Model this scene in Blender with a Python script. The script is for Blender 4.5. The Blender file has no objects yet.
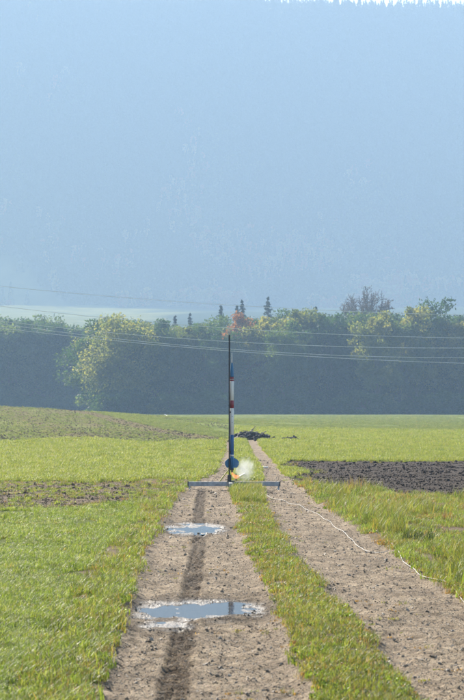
import bpy, bmesh, math, random
import numpy as np
from mathutils import Vector, Matrix

# ---------------------------------------------------------------- camera, sky, sun, exposure
scene = bpy.context.scene
col = scene.collection
CAM_H = 1.6
FPX = 2000.0                    # focal length in pixels of a 464 px wide frame
cam_data = bpy.data.cameras.new('camera')
cam = bpy.data.objects.new('camera', cam_data)
col.objects.link(cam)
cam.location = (0, 0, CAM_H)
cam.rotation_euler = (math.radians(90 + 1.575), 0, 0)
cam_data.sensor_fit = 'HORIZONTAL'
cam_data.sensor_width = 24.0
cam_data.lens = FPX / 464 * 24
cam_data.clip_start = 0.1
cam_data.clip_end = 20000
cam_data.dof.use_dof = True
cam_data.dof.focus_distance = 39.0
cam_data.dof.aperture_fstop = 9.0
scene.camera = cam

SUN_AZ, SUN_EL = -32.0, 33.0    # azimuth from +Y (view direction), negative is to the left
world = bpy.data.worlds.new('World')
scene.world = world
world.use_nodes = True
wn = world.node_tree
bg = wn.nodes['Background']
sky = wn.nodes.new('ShaderNodeTexSky')
sky.sky_type = 'NISHITA'
sky.sun_disc = False
sky.sun_elevation = math.radians(SUN_EL)
sky.sun_rotation = math.radians(SUN_AZ)
wn.links.new(sky.outputs[0], bg.inputs[0])
bg.inputs[1].default_value = 0.065

sun_data = bpy.data.lights.new('sun', 'SUN')
sun_data.energy = 4.8
sun_data.angle = math.radians(0.53)
sun_data.color = (1.0, 0.965, 0.90)
sun = bpy.data.objects.new('sun', sun_data)
col.objects.link(sun)
_a, _e = math.radians(SUN_AZ), math.radians(SUN_EL)
to_sun = Vector((math.sin(_a) * math.cos(_e), math.cos(_a) * math.cos(_e), math.sin(_e)))
sun.rotation_euler = to_sun.to_track_quat('Z', 'Y').to_euler()
sun.location = (0, 0, 60)

vs = scene.view_settings
vs.view_transform = 'Standard'
vs.look = 'None'
vs.gamma = 1.0
vs.use_curve_mapping = False
vs.exposure = 1.9
scene.cycles.volume_bounces = 1
scene.cycles.max_bounces = 8
scene.cycles.transparent_max_bounces = 8
scene.cycles.use_denoising = True

# ---------------------------------------------------------------- helpers
rng = np.random.default_rng(7)


def tag(o, label=None, cat=None, group=None, kind=None):
    if label: o['label'] = label
    if cat: o['category'] = cat
    if group: o['group'] = group
    if kind: o['kind'] = kind
    return o


def mesh_from(name, V, F, mat=None, smooth=False):
    me = bpy.data.meshes.new(name)
    V = np.asarray(V, dtype=np.float32)
    if isinstance(F, np.ndarray):
        n, k = F.shape
        me.vertices.add(len(V))
        me.vertices.foreach_set('co', V.ravel())
        me.loops.add(n * k)
        me.loops.foreach_set('vertex_index', F.astype(np.int32).ravel())
        me.polygons.add(n)
        me.polygons.foreach_set('loop_start', np.arange(0, n * k, k, dtype=np.int32))
        me.polygons.foreach_set('loop_total', np.full(n, k, dtype=np.int32))
        me.update(calc_edges=True)
    else:
        me.from_pydata([tuple(map(float, v)) for v in V], [], F)
        me.update()
    if smooth:
        me.polygons.foreach_set('use_smooth', np.ones(len(me.polygons), dtype=bool))
    if mat: me.materials.append(mat)
    return me


def obj(name, me, parent=None, loc=(0, 0, 0)):
    o = bpy.data.objects.new(name, me)
    col.objects.link(o)
    o.location = loc
    if parent: o.parent = parent
    return o


def empty(name, loc=(0, 0, 0), rz=0.0):
    o = bpy.data.objects.new(name, None)
    o.empty_display_size = 0.2
    col.objects.link(o)
    o.location = loc
    o.rotation_euler = (0, 0, rz)
    return o


def attr(me, name, data, domain='POINT', typ='FLOAT'):
    a = me.attributes.new(name, typ, domain)
    data = np.asarray(data, dtype=np.float32 if typ != 'INT' else np.int32)
    a.data.foreach_set('vector' if typ == 'FLOAT_VECTOR' else 'value', data.ravel())


class MB:
    """collects simple shapes into one mesh"""
    def __init__(self): self.v, self.f = [], []

    def add(self, vs_, fs_):
        b = len(self.v)
        self.v += [tuple(map(float, p)) for p in vs_]
        self.f += [tuple(i + b for i in f) for f in fs_]

    def box(self, c, s, rot=None, bevel=0.0):
        bm = bmesh.new()
        bmesh.ops.create_cube(bm, size=1.0)
        bmesh.ops.scale(bm, vec=s, verts=bm.verts)
        if bevel:
            bmesh.ops.bevel(bm, geom=bm.edges[:], offset=bevel, segments=1, affect='EDGES')
        if rot is not None: bmesh.ops.transform(bm, matrix=rot.to_4x4(), verts=bm.verts)
        bmesh.ops.translate(bm, vec=c, verts=bm.verts)
        bm.verts.index_update()
        self.add([v.co for v in bm.verts], [[v.index for v in f.verts] for f in bm.faces])
        bm.free()
        return self

    def tube(self, pts, rad, n=6, cap=True):
        pts = [Vector(p) for p in pts]
        if not hasattr(rad, '__len__'): rad = [rad] * len(pts)
        V, F = [], []
        prev = None
        for i, p in enumerate(pts):
            t = (pts[min(i + 1, len(pts) - 1)] - pts[max(i - 1, 0)])
            t = t.normalized() if t.length > 1e-9 else Vector((0, 0, 1))
            if prev is None:
                u = t.orthogonal().normalized()
            else:
                u = (prev - t * prev.dot(t))
                u = u.normalized() if u.length > 1e-6 else t.orthogonal().normalized()
            prev = u
            w = t.cross(u)
            for k in range(n):
                a = 2 * math.pi * k / n
                V.append(p + (u * math.cos(a) + w * math.sin(a)) * rad[i])
        for i in range(len(pts) - 1):
            for k in range(n):
                a, b = i * n + k, i * n + (k + 1) % n
                F.append((a, b, b + n, a + n))
        if cap:
            F.append(tuple(reversed(range(n))))
            F.append(tuple(range((len(pts) - 1) * n, len(pts) * n)))
        self.add(V, F)
        return self

    def lathe(self, prof, n=24, c=(0, 0)):
        V, F = [], []
        for r, z in prof:
            for k in range(n):
                a = 2 * math.pi * k / n
                V.append((c[0] + r * math.cos(a), c[1] + r * math.sin(a), z))
        for i in range(len(prof) - 1):
            for k in range(n):
                a, b = i * n + k, i * n + (k + 1) % n
                F.append((a, b, b + n, a + n))
        F.append(tuple(reversed(range(n))))
        F.append(tuple(range((len(prof) - 1) * n, len(prof) * n)))
        self.add(V, F)
        return self

    def build(self, name, mat, parent=None, smooth=False, loc=(0, 0, 0)):
        return obj(name, mesh_from(name, self.v, self.f, mat, smooth), parent, loc)


# numpy value noise ------------------------------------------------
def _hash(ix, iy, seed):
    h = (ix.astype(np.int64) * 374761393 + iy.astype(np.int64) * 668265263 + seed * 2147483647) & 0xFFFFFFFF
    h = ((h ^ (h >> 13)) * 1274126177) & 0xFFFFFFFF
    return ((h ^ (h >> 16)) & 0xFFFFFF) / float(0xFFFFFF)


def vnoise(x, y, seed=0):
    x, y = np.asarray(x, float), np.asarray(y, float)
    ix, iy = np.floor(x), np.floor(y)
    fx, fy = x - ix, y - iy
    fx, fy = fx * fx * (3 - 2 * fx), fy * fy * (3 - 2 * fy)
    a, b = _hash(ix, iy, seed), _hash(ix + 1, iy, seed)
    c, d = _hash(ix, iy + 1, seed), _hash(ix + 1, iy + 1, seed)
    return (a * (1 - fx) + b * fx) * (1 - fy) + (c * (1 - fx) + d * fx) * fy


def fbm(x, y, seed=0, octv=4):
    s, amp, tot = 0.0, 1.0, 0.0
    for o in range(octv):
        s = s + amp * vnoise(x * 2 ** o + 17.3 * o, y * 2 ** o - 9.1 * o, seed + o)
        tot += amp
        amp *= 0.5
    return s / tot


def sstep(a, b, x):
    t = np.clip((x - a) / (b - a), 0, 1)
    return t * t * (3 - 2 * t)


# materials ----------------------------------------------------------
class NT:
    def __init__(self, name):
        self.m = bpy.data.materials.new(name)
        self.m.use_nodes = True
        self.t = self.m.node_tree
        self.t.nodes.clear()
        self.out = self.t.nodes.new('ShaderNodeOutputMaterial')

    def n(self, typ, **kw):
        nd = self.t.nodes.new(typ)
        for k, v in kw.items():
            if k.startswith('i_'):
                nd.inputs[int(k[2:])].default_value = v
            else:
                setattr(nd, k, v)
        return nd

    def l(self, a, b): self.t.links.new(a, b)

    def noise(self, scale, detail=4, vec=None, rough=0.55):
        nd = self.n('ShaderNodeTexNoise')
        nd.inputs['Scale'].default_value = scale
        nd.inputs['Detail'].default_value = detail
        nd.inputs['Roughness'].default_value = rough
        if vec is not None: self.l(vec, nd.inputs['Vector'])
        return nd.outputs[0]

    def ramp(self, fac, stops):
        nd = self.n('ShaderNodeValToRGB')
        els = nd.color_ramp.elements
        while len(els) < len(stops): els.new(0.5)
        for e, (p, c) in zip(els, stops):
            e.position = p
            e.color = (*c, 1) if len(c) == 3 else c
        self.l(fac, nd.inputs[0])
        return nd.outputs[0]

    def mix(self, fac, a, b, blend='MIX'):
        nd = self.n('ShaderNodeMix', data_type='RGBA', blend_type=blend)
        for s, v in ((nd.inputs[0], fac), (nd.inputs[6], a), (nd.inputs[7], b)):
            if hasattr(v, 'is_linked') or hasattr(v, 'links'): self.l(v, s)
            elif isinstance(v, (int, float)): s.default_value = v
            else: s.default_value = (*v, 1)
        return nd.outputs[2]

    def math(self, op, a, b=None, c=None):
        nd = self.n('ShaderNodeMath', operation=op)
        for i, v in enumerate((a, b, c)):
            if v is None: continue
            if hasattr(v, 'links'): self.l(v, nd.inputs[i])
            else: nd.inputs[i].default_value = v
        return nd.outputs[0]

    def pos(self): return self.n('ShaderNodeNewGeometry').outputs['Position']

    def attr(self, name): return self.n('ShaderNodeAttribute', attribute_name=name).outputs['Fac']

    def rand(self): return self.n('ShaderNodeObjectInfo').outputs['Random']

    def bsdf(self, color, rough=0.8, metallic=0.0, spec=0.5, normal=None):
        p = self.n('ShaderNodeBsdfPrincipled')
        for key, v in (('Base Color', color), ('Roughness', rough), ('Metallic', metallic), ('Specular IOR Level', spec)):
            if hasattr(v, 'links'): self.l(v, p.inputs[key])
            elif isinstance(v, (int, float)): p.inputs[key].default_value = v
            else: p.inputs[key].default_value = (*v, 1)
        if normal is not None: self.l(normal, p.inputs['Normal'])
        return p

    def bump(self, height, strength=0.5, dist=0.02):
        b = self.n('ShaderNodeBump')
        b.inputs['Strength'].default_value = strength
        b.inputs['Distance'].default_value = dist
        self.l(height, b.inputs['Height'])
        return b.outputs[0]

    def done(self, shader):
        self.l(shader.outputs[0] if hasattr(shader, 'outputs') else shader, self.out.inputs['Surface'])
        return self.m


def mat_leaf(name, stops, trans=0.45, rough=0.7, per_obj=0.5, spec=0.06, tcol=1.6, patch=0.0):
    m = NT(name)
    v, r = m.attr('v'), m.rand()
    if patch:
        pn = m.math('MULTIPLY', m.math('SUBTRACT', m.noise(0.9, 4, m.pos(), 0.65), 0.5), patch)
        r = m.math('ADD', r, pn)
    f = m.math('ADD', m.math('MULTIPLY', v, 1 - per_obj), m.math('MULTIPLY', r, per_obj))
    c = m.ramp(f, stops)
    p = m.bsdf(c, rough, spec=spec)
    t = m.n('ShaderNodeBsdfTranslucent')
    m.l(m.mix(1.0, c, (tcol, tcol * 0.98, tcol * 0.55), 'MULTIPLY'), t.inputs[0])
    s = m.n('ShaderNodeMixShader')
    s.inputs[0].default_value = trans
    m.l(p.outputs[0], s.inputs[1])
    m.l(t.outputs[0], s.inputs[2])
    return m.done(s)


def mat_plain(name, colr, rough=0.6, metallic=0.0, spec=0.5, var=0.25, scale=30.0, bump=0.0):
    m = NT(name)
    tc = m.n('ShaderNodeTexCoord').outputs['Object']
    nz = m.noise(scale, 5, tc)
    lo = tuple(c * (1 - var) for c in colr)
    hi = tuple(min(1, c * (1 + var)) for c in colr)
    c = m.ramp(nz, [(0.3, lo), (0.7, hi)])
    rr = m.math('ADD', m.math('MULTIPLY', nz, 0.2), rough - 0.1)
    nrm = m.bump(nz, bump, 0.01) if bump else None
    return m.done(m.bsdf(c, rr, metallic, spec, nrm))


def mat_track():
    m = NT('gravel_mud')
    p = m.pos()
    big, mid, fine = m.noise(1.1, 4, p), m.noise(9, 5, p), m.noise(70, 4, p)
    c = m.ramp(mid, [(0.3, (0.10, 0.074, 0.047)), (0.5, (0.205, 0.158, 0.106)), (0.72, (0.31, 0.25, 0.176))])
    c = m.mix(m.ramp(big, [(0.4, (0, 0, 0)), (0.65, (0.55, 0.55, 0.55))]), c, (0.10, 0.075, 0.052))
    peb = m.n('ShaderNodeTexVoronoi')
    peb.inputs['Scale'].default_value = 55
    m.l(p, peb.inputs['Vector'])
    c = m.mix(m.ramp(peb.outputs['Distance'], [(0.0, (0.45,) * 3), (0.42, (0, 0, 0))]), c,
              m.mix(0.5, c, peb.outputs['Color'], 'SOFT_LIGHT'))
    wet = m.attr('wet')
    dmp = m.math('MULTIPLY', m.attr('damp'), m.ramp(m.noise(22, 4, p, 0.7), [(0.3, (0.45,) * 3), (0.55, (1, 1, 1))]))
    c = m.mix(dmp, c, m.mix(1.0, c, (0.20, 0.175, 0.155), 'MULTIPLY'))
    wn_ = m.math('MULTIPLY', wet, m.math('ADD', -0.25, m.math('MULTIPLY', m.noise(55, 3, p, 0.75), 2.2)))
    c = m.mix(m.math('MINIMUM', wet, 1.0), c, m.mix(1.0, c, (0.36, 0.34, 0.33), 'MULTIPLY'))
    ro = m.n('ShaderNodeMapRange')
    ro.inputs['From Min'].default_value = 0.35
    ro.inputs['From Max'].default_value = 1.0
    ro.inputs['To Min'].default_value = 0.9
    ro.inputs['To Max'].default_value = 0.25
    m.l(wn_, ro.inputs['Value'])
    h = m.math('ADD', m.math('MULTIPLY', fine, 0.6), m.math('MULTIPLY', m.noise(26, 4, p), 1.0))
    return m.done(m.bsdf(c, ro.outputs[0], spec=m.math('ADD', 0.15, m.math('MULTIPLY', wet, 0.7)), normal=m.bump(h, 1.0, 0.04)))


def mat_soil(name, lo, hi):
    m = NT(name)
    p = m.pos()
    a, b = m.noise(2.2, 5, p), m.noise(30, 5, p)
    c = m.ramp(m.math('ADD', m.math('MULTIPLY', a, 0.5), m.math('MULTIPLY', b, 0.5)), [(0.35, lo), (0.65, hi)])
    return m.done(m.bsdf(c, 0.9, spec=0.1, normal=m.bump(b, 0.8, 0.04)))


def mat_grass_floor(name, lo, hi, soil, soil_at=0.62):
    m = NT(name)
    p = m.pos()
    a, b = m.noise(1.6, 5, p, 0.7), m.noise(38, 5, p, 0.7)
    c = m.ramp(b, [(0.35, lo), (0.65, hi)])
    c = m.mix(m.ramp(a, [(soil_at - 0.06, (0, 0, 0)), (soil_at + 0.06, (1, 1, 1))]), c, soil)
    return m.done(m.bsdf(c, 0.95, spec=0.05, normal=m.bump(b, 0.8, 0.05)))


# ---------------------------------------------------------------- terrain functions
YS = np.array([0, 10.8, 16.4, 23.7, 33.7, 39, 49, 71, 91, 140])
L0 = np.array([-.68, -.76, -.88, -.95, -1.00, -.90, -.42, -.30, -.28, -.6])     # left rut, left edge
L1 = np.array([.50, .42, .36, .17, .05, .0, -.04, .02, .10, .0])
R0 = np.array([1.1, .99, .85, .62, .52, .55, .70, .62, .58, .3])
R1 = np.array([2.6, 2.3, 1.92, 1.72, 1.45, 1.35, 1.27, 1.15, 1.18, .9])
TYX = np.array([-.32, -.335, -.35, -.385, -.54, -.58, -.45, -.2, 0, 0])          # tyre mark centre
PUDDLES = [  # cx, cy, rx, ry, depth, angle-free ellipse
    (-0.28, 16.25, 0.47, 0.72, 0.050), (-0.50, 15.0, 0.16, 0.30, 0.036), (-0.50, 26.9, 0.36, 1.05, 0.045)]
PLOUGH = dict(y0=36.5, y1=57.5)


def edges(y):
    return [np.interp(y, YS, e) for e in (L0, L1, R0, R1)]


def hump(x, y):
    return 1.62 * np.exp(-((x + 24) / 20.0) ** 2) * np.exp(-((y - 155) / 50.0) ** 2)


def hill(x, y):
    d = y
    z = np.interp(d, [0, 480, 700, 1000, 1460, 1510, 1790, 1860, 2600], [0, 0, 15, 41, 73, 96, 344, 351, 340])
    z = z + (fbm(x / 260.0, y / 260.0, 41, 4) - 0.5) * 90 * sstep(1460, 1580, d) * (1 - 0.9 * sstep(1650, 1785, d))
    z = z + sstep(1450, 1790, d) * (12 - 6.0 * sstep(-40, 50, x) + 3 * np.exp(-((x - 10) / 45.0) ** 2))
    z = z + (fbm(x / 90.0, y / 90.0, 43, 3) - 0.5) * 9 * sstep(600, 900, d)
    return z


def height(x, y, micro=True):
    x, y = np.asarray(x, float), np.asarray(y, float)
    z = hump(x, y) + hill(x, y)
    if not micro: return z
    e0, e1, e2, e3 = edges(y)
    wob = (fbm(x * 1.3, y * 0.7, 5, 3) - 0.5) * 0.18
    inl = sstep(e0 - 0.10, e0 + 0.14, x + wob) * (1 - sstep(e1 - 0.14, e1 + 0.10, x + wob))
    inr = sstep(e2 - 0.10, e2 + 0.14, x + wob) * (1 - sstep(e3 - 0.14, e3 + 0.10, x + wob))
    near = 1 - sstep(95, 130, y)
    rut = np.maximum(inl, inr) * near
    nz = (fbm(x * 2.2, y * 1.6, 11, 4) - 0.5)
    fine = (fbm(x * 11, y * 9, 12, 3) - 0.5)
    z = z + (1 - rut) * (fbm(x * 0.5, y * 0.4, 9, 3) - 0.5) * 0.09 * near
    z = z + rut * (-0.055 + nz * 0.060 + fine * 0.050)
    # tyre mark with lugs, pressed into the left rut
    tx = np.interp(y, YS, TYX)
    u = (x - tx) / 0.085
    tm = (1 - sstep(0.85, 1.1, np.abs(u))) * near * (1 - sstep(38, 40, y))
    for cx, cy, rx, ry, dp in PUDDLES:
        tm = tm * sstep(0.9, 1.3, np.sqrt(((x - cx) / rx) ** 2 + ((y - cy) / ry) ** 2))
    lug = (np.sin((y + 0.10 * np.abs(u) + 0.05 * (u > 0)) * 2 * math.pi / 0.105) > 0.0) * 0.024
    z = z + tm * (-0.030 + lug * (0.5 + vnoise(x * 3, y * 2, 8))) + 0.022 * np.exp(-((np.abs(u) - 1.25) / 0.22) ** 2) * near * rut * vnoise(x * 9, y * 5, 31)
    for cx, cy, rx, ry, dp in PUDDLES:
        r = np.sqrt(((x - cx) / rx) ** 2 + ((y - cy) / ry) ** 2)
        w = 1 - sstep(0.55, 1.35, r)
        z = z * (1 - w * 0.55) - w * dp + w * (fbm(x * 5, y * 3, 33, 4) - 0.5) * (0.004 + 0.042 * sstep(0.35, 0.8, r))
    # soil fields are rough
    pf = plough_mask(x, y)
    z = z + pf * ((fbm(x * 3.0, y * 3.0, 21, 4) - 0.5) * 0.11 - 0.02)
    return z


def plough_mask(x, y):
    w = (fbm(x * 0.7, y * 0.25, 61, 3) - 0.5)
    xl = 1.25 + 0.03 * np.abs(y - 50) + w * 1.1
    ylow = 39.8 - (x - 1.2) * 1.75 + w * 2.0
    r = sstep(0, 0.3, x - xl) * sstep(0, 0.8, y - np.maximum(ylow, 30.5)) * (1 - sstep(0, 1.0, y - (57 + w * 2)))
    ya = 29.2 + np.clip((x + 4.2) / 3.0, 0, 1.6) * 3.7 + w * 3.0
    yb = 41.5 + w * 2.0
    l = (1 - sstep(-1.35, -1.0, x + w * 0.6)) * sstep(0, 0.8, y - ya) * (1 - sstep(0, 0.8, y - yb))
    return np.maximum(r, l)


def meadow_mask(x, y):
    w = (fbm(x / 60.0, y / 60.0, 51, 3) - 0.5)
    return (1 - sstep(-52, -30, x + w * 70)) * (1 - sstep(1455, 1480, y + w * 120 + 0.8 * (x + 110)))


ZW = []
for cx, cy, rx, ry, dp in PUDDLES:
    ZW.append(-0.055 * 0.45 - dp + (0.007 if dp > 0.04 else 0.002))


def wetness(x, y, z):
    w, dm = np.zeros_like(x), np.zeros_like(x)
    for (cx, cy, rx, ry, dp), zw in zip(PUDDLES, ZW):
        r = np.sqrt(((x - cx) / (rx * 1.15)) ** 2 + ((y - cy) / (ry * 1.15)) ** 2)
        near = 1 - sstep(0.95, 1.35, r + (fbm(x * 6, y * 4, 77, 3) - 0.5) * 0.5)
        w = np.maximum(w, near * (1 - sstep(0.006, 0.028, z - zw)))
        dm = np.maximum(dm, (1 - sstep(1.0, 1.9, r + (fbm(x * 5, y * 3, 79, 3) - 0.5) * 0.9)) * 0.7)
    tx = np.interp(y, YS, TYX)
    tm = 1 - sstep(0.8, 1.2, np.abs(x - tx) / 0.088 + (fbm(x * 12, y * 6, 78, 3) - 0.5) * 1.0)
    return w, np.maximum(dm, tm * (y < 40) * np.clip(0.7 + 0.5 * vnoise(y * 0.9, 0 * y, 5), 0, 1))


# ---------------------------------------------------------------- ground surfaces
M_track = mat_track()
M_plough = mat_soil('ploughed_soil', (0.016, 0.0115, 0.0085), (0.043, 0.031, 0.023))
M_strip = mat_soil('bare_soil', (0.06, 0.043, 0.026), (0.13, 0.095, 0.06))
M_verge = mat_grass_floor('verge_floor', (0.07, 0.075, 0.02), (0.13, 0.12, 0.045), (0.15, 0.115, 0.078), 0.44)
M_crop = mat_grass_floor('crop_floor', (0.06, 0.08, 0.018), (0.12, 0.14, 0.035), (0.10, 0.08, 0.05), 0.66)


def mat_meadow():
    m = NT('meadow')
    p = m.pos()
    sx = m.n('ShaderNodeSeparateXYZ')
    m.l(p, sx.inputs[0])
    X, Y = sx.outputs[0], sx.outputs[1]
    b = m.noise(3.0, 6, p, 0.7)
    a = m.noise(0.12, 4, p)
    ab = m.math('ADD', m.math('MULTIPLY', a, 0.4), m.math('MULTIPLY', b, 0.6))
    near = m.ramp(ab, [(0.43, (0.065, 0.085, 0.020)), (0.57, (0.13, 0.155, 0.04))])
    far = m.ramp(ab, [(0.43, (0.09, 0.115, 0.040)), (0.57, (0.19, 0.215, 0.080))])
    # the sown field beyond the bend starts at about 84 m
    f = m.n('ShaderNodeMapRange')
    f.inputs['From Min'].default_value = 83
    f.inputs['From Max'].default_value = 85
    m.l(m.math('ADD', Y, m.math('MULTIPLY', m.math('SUBTRACT', a, 0.5), 8.0)), f.inputs['Value'])
    c = m.mix(f.outputs[0], near, far)
    # tilled strips on the rise to the left: a direction running away to the left
    ux, uy = 0.166, 0.986      # across-strip coordinate = x*uy + (y-95)*ux
    s = m.math('ADD', m.math('MULTIPLY', X, uy), m.math('MULTIPLY', m.math('SUBTRACT', Y, 95.0), ux))
    s = m.math('ADD', s, m.math('MULTIPLY', m.math('SUBTRACT', m.noise(0.35, 4, p), 0.5), 2.2))
    st = m.ramp(m.math('ADD', m.math('MULTIPLY', s, 0.04), 0.5),
                [(0.0, (0.7,) * 3), (0.12, (0.35,) * 3), (0.2, (0.85,) * 3), (0.27, (0.35,) * 3), (0.335, (0.8,) * 3),
                 (0.38, (0.3,) * 3), (0.405, (0.95,) * 3), (0.455, (0.95,) * 3), (0.49, (0, 0, 0))])
    yr = m.ramp(m.math('MULTIPLY', Y, 0.004), [(0.33, (0, 0, 0)), (0.375, (1, 1, 1)), (0.68, (1, 1, 1)), (0.8, (0, 0, 0))])
    msk = m.math('MULTIPLY', st, yr)
    msk = m.math('MULTIPLY', msk, m.ramp(m.noise(1.4, 5, p), [(0.3, (0.25,) * 3), (0.55, (1, 1, 1))]))
    c = m.mix(msk, c, m.ramp(b, [(0.35, (0.10, 0.078, 0.052)), (0.65, (0.20, 0.16, 0.11))]))
    return m.done(m.bsdf(c, 0.95, spec=0.0, normal=m.bump(b, 0.8, 0.15)))


M_meadow = mat_meadow()


def grid_patch(xs, ys):
    X, Y = np.meshgrid(xs, ys)
    Z = height(X, Y)
    nx, ny = len(xs), len(ys)
    V = np.stack([X.ravel(), Y.ravel(), Z.ravel()], 1)
    i = np.arange((nx - 1) * (ny - 1))
    r, c = i // (nx - 1), i % (nx - 1)
    a = r * nx + c
    F = np.stack([a, a + 1, a + 1 + nx, a + nx], 1)
    return V, F


def classify(x, y):
    e0, e1, e2, e3 = edges(y)
    wob = (fbm(x * 1.3, y * 0.7, 5, 3) - 0.5) * 0.18 + (fbm(x * 7, y * 5, 6, 2) - 0.5) * 0.10
    xx = x + wob
    z = np.full(x.shape, 3)                                     # meadow
    z[(y < 43) & (x > e0 - 1.2)] = 2                            # verge
    z[(y < 36.5) & (x < 0)] = 4
    pm = plough_mask(x, y) > 0.5
    z[(x >= e0 - 0.45 + wob * 1.5) & (x < 0) & (y < 43)] = 2
    z[pm & (x > 0)] = 1
    z[pm & (x < 0)] = 5
    tr = (((xx > e0) & (xx < e1)) | ((xx > e2) & (xx < e3))) & (y < 93)
    z[tr] = 0
    return z


ZONES = {0: ('dirt_track', M_track), 1: ('ploughed_field', M_plough), 2: ('grass_verge', M_verge),
         3: ('meadow', M_meadow), 4: ('crop_field', M_crop), 5: ('bare_soil_strip', M_strip)}


def spacing(a, b, f):
    out = [a]
    while out[-1] < b: out.append(out[-1] + f(out[-1]))
    out[-1] = b
    return np.array(out)


xsA = np.unique(np.concatenate([np.linspace(-10, -1.5, 75), np.linspace(-1.5, 2.7, 140), np.linspace(2.7, 10, 66)]))
ysA = spacing(3.0, 46.0, lambda y: max(0.024, 0.0002 * y * y) if y > 9 else 0.06)
xsB = np.unique(np.concatenate([np.linspace(-30, -2, 80), np.linspace(-2, 3, 60), np.linspace(3, 30, 76)]))
ysB = spacing(46.0, 132.0, lambda y: 0.35 + (y - 46) * 0.008)
xsC = np.linspace(-140, 140, 141)
ysC = spacing(132.0, 480.0, lambda y: 2.0 + (y - 132) * 0.015)
parts = {k: [[], [], 0] for k in ZONES}
for xs, ys in ((xsA, ysA), (xsB, ysB), (xsC, ysC)):
    V, F = grid_patch(xs, ys)
    C = V[F].mean(1)
    zc = classify(C[:, 0], C[:, 1])
    for k in ZONES:
        Fk = F[zc == k]
        if not len(Fk): continue
        u, inv = np.unique(Fk, return_inverse=True)
        parts[k][0].append(V[u])
        parts[k][1].append(inv.reshape(-1, 4) + parts[k][2])
        parts[k][2] += len(u)
surface = {}
SLAB = {0: 'gravelly dirt track with two wheel ruts', 1: 'dark ploughed field', 2: 'grassy verge', 3: 'meadow',
        4: 'green crop field', 5: 'bare brown soil strip'}
for k, (nm, mt) in ZONES.items():
    V, F = np.concatenate(parts[k][0]), np.concatenate(parts[k][1])
    me = mesh_from(nm, V, F, mt, smooth=(k != 1))
    if k == 0:
        wet_, damp_ = wetness(V[:, 0], V[:, 1], V[:, 2])
        attr(me, 'wet', wet_)
        attr(me, 'damp', damp_)
    surface[nm] = tag(obj(nm, me), SLAB[k], kind='structure')

# the wide ground sheet and the hills
M_wood = mat_soil('forest_floor', (0.025, 0.035, 0.015), (0.05, 0.06, 0.028))


def mat_slope():
    m = NT('hillside')
    p = m.pos()
    grass = m.ramp(m.noise(0.05, 5, p), [(0.35, (0.085, 0.10, 0.036)), (0.65, (0.145, 0.155, 0.06))])
    c = m.mix(m.attr('meadow'), (0.03, 0.042, 0.018), grass)
    return m.done(m.bsdf(c, 1.0, spec=0.0))


xsg = np.unique(np.concatenate([np.linspace(-2000, 2000, 161), np.linspace(-300, 300, 101)]))
ysg = np.concatenate([np.linspace(-300, 480, 60)[:-1], np.linspace(480, 2600, 170)])
Xg, Yg = np.meshgrid(xsg, ysg)
Zg = height(Xg, Yg, micro=False) - 0.25 * (1 - sstep(470, 500, Yg))
Vg = np.stack([Xg.ravel(), Yg.ravel(), Zg.ravel()], 1)
nx, ny = len(xsg), len(ysg)
ii = np.arange((nx - 1) * (ny - 1))
aa = (ii // (nx - 1)) * nx + ii % (nx - 1)
Fg = np.stack([aa, aa + 1, aa + 1 + nx, aa + nx], 1)
yc = Vg[Fg].mean(1)[:, 1]
for nm, sel, mt, lab in (('ground', yc < 480, M_meadow, 'flat grassland'), ('mountain', yc >= 480, mat_slope(), 'hazy mountain slope with a meadow at its foot')):
    u, inv = np.unique(Fg[sel], return_inverse=True)
    me = mesh_from(nm, Vg[u], inv.reshape(-1, 4), mt, True)
    if nm == 'mountain': attr(me, 'meadow', meadow_mask(Vg[u][:, 0], Vg[u][:, 1]))
    tag(obj(nm, me), lab, kind='structure')

# puddles --------------------------------------------------------------
m = NT('puddle_water')
M_water = m.done(m.bsdf((0.055, 0.047, 0.038), 0.03, spec=0.5, normal=m.bump(m.noise(14, 2, m.pos()), 0.04, 0.01)))
for (cx, cy, rx, ry, dp), zw, lab in zip(PUDDLES, ZW, ('wide muddy puddle lying across the left wheel rut', 'small puddle beside the wide muddy one in the left rut', 'puddle in the left rut on the rocket side of the wide one')):
    n = 40
    V = [(0, 0, 0)]
    for k in range(n):
        a = 2 * math.pi * k / n
        V.append((rx * 1.22 * math.cos(a), ry * 1.22 * math.sin(a), 0))
    F = [(0, 1 + k, 1 + (k + 1) % n) for k in range(n)]
    o = obj('puddle', mesh_from('puddle', V, F, M_water), None, (cx, cy, zw))
    tag(o, lab, kind='structure')


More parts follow.
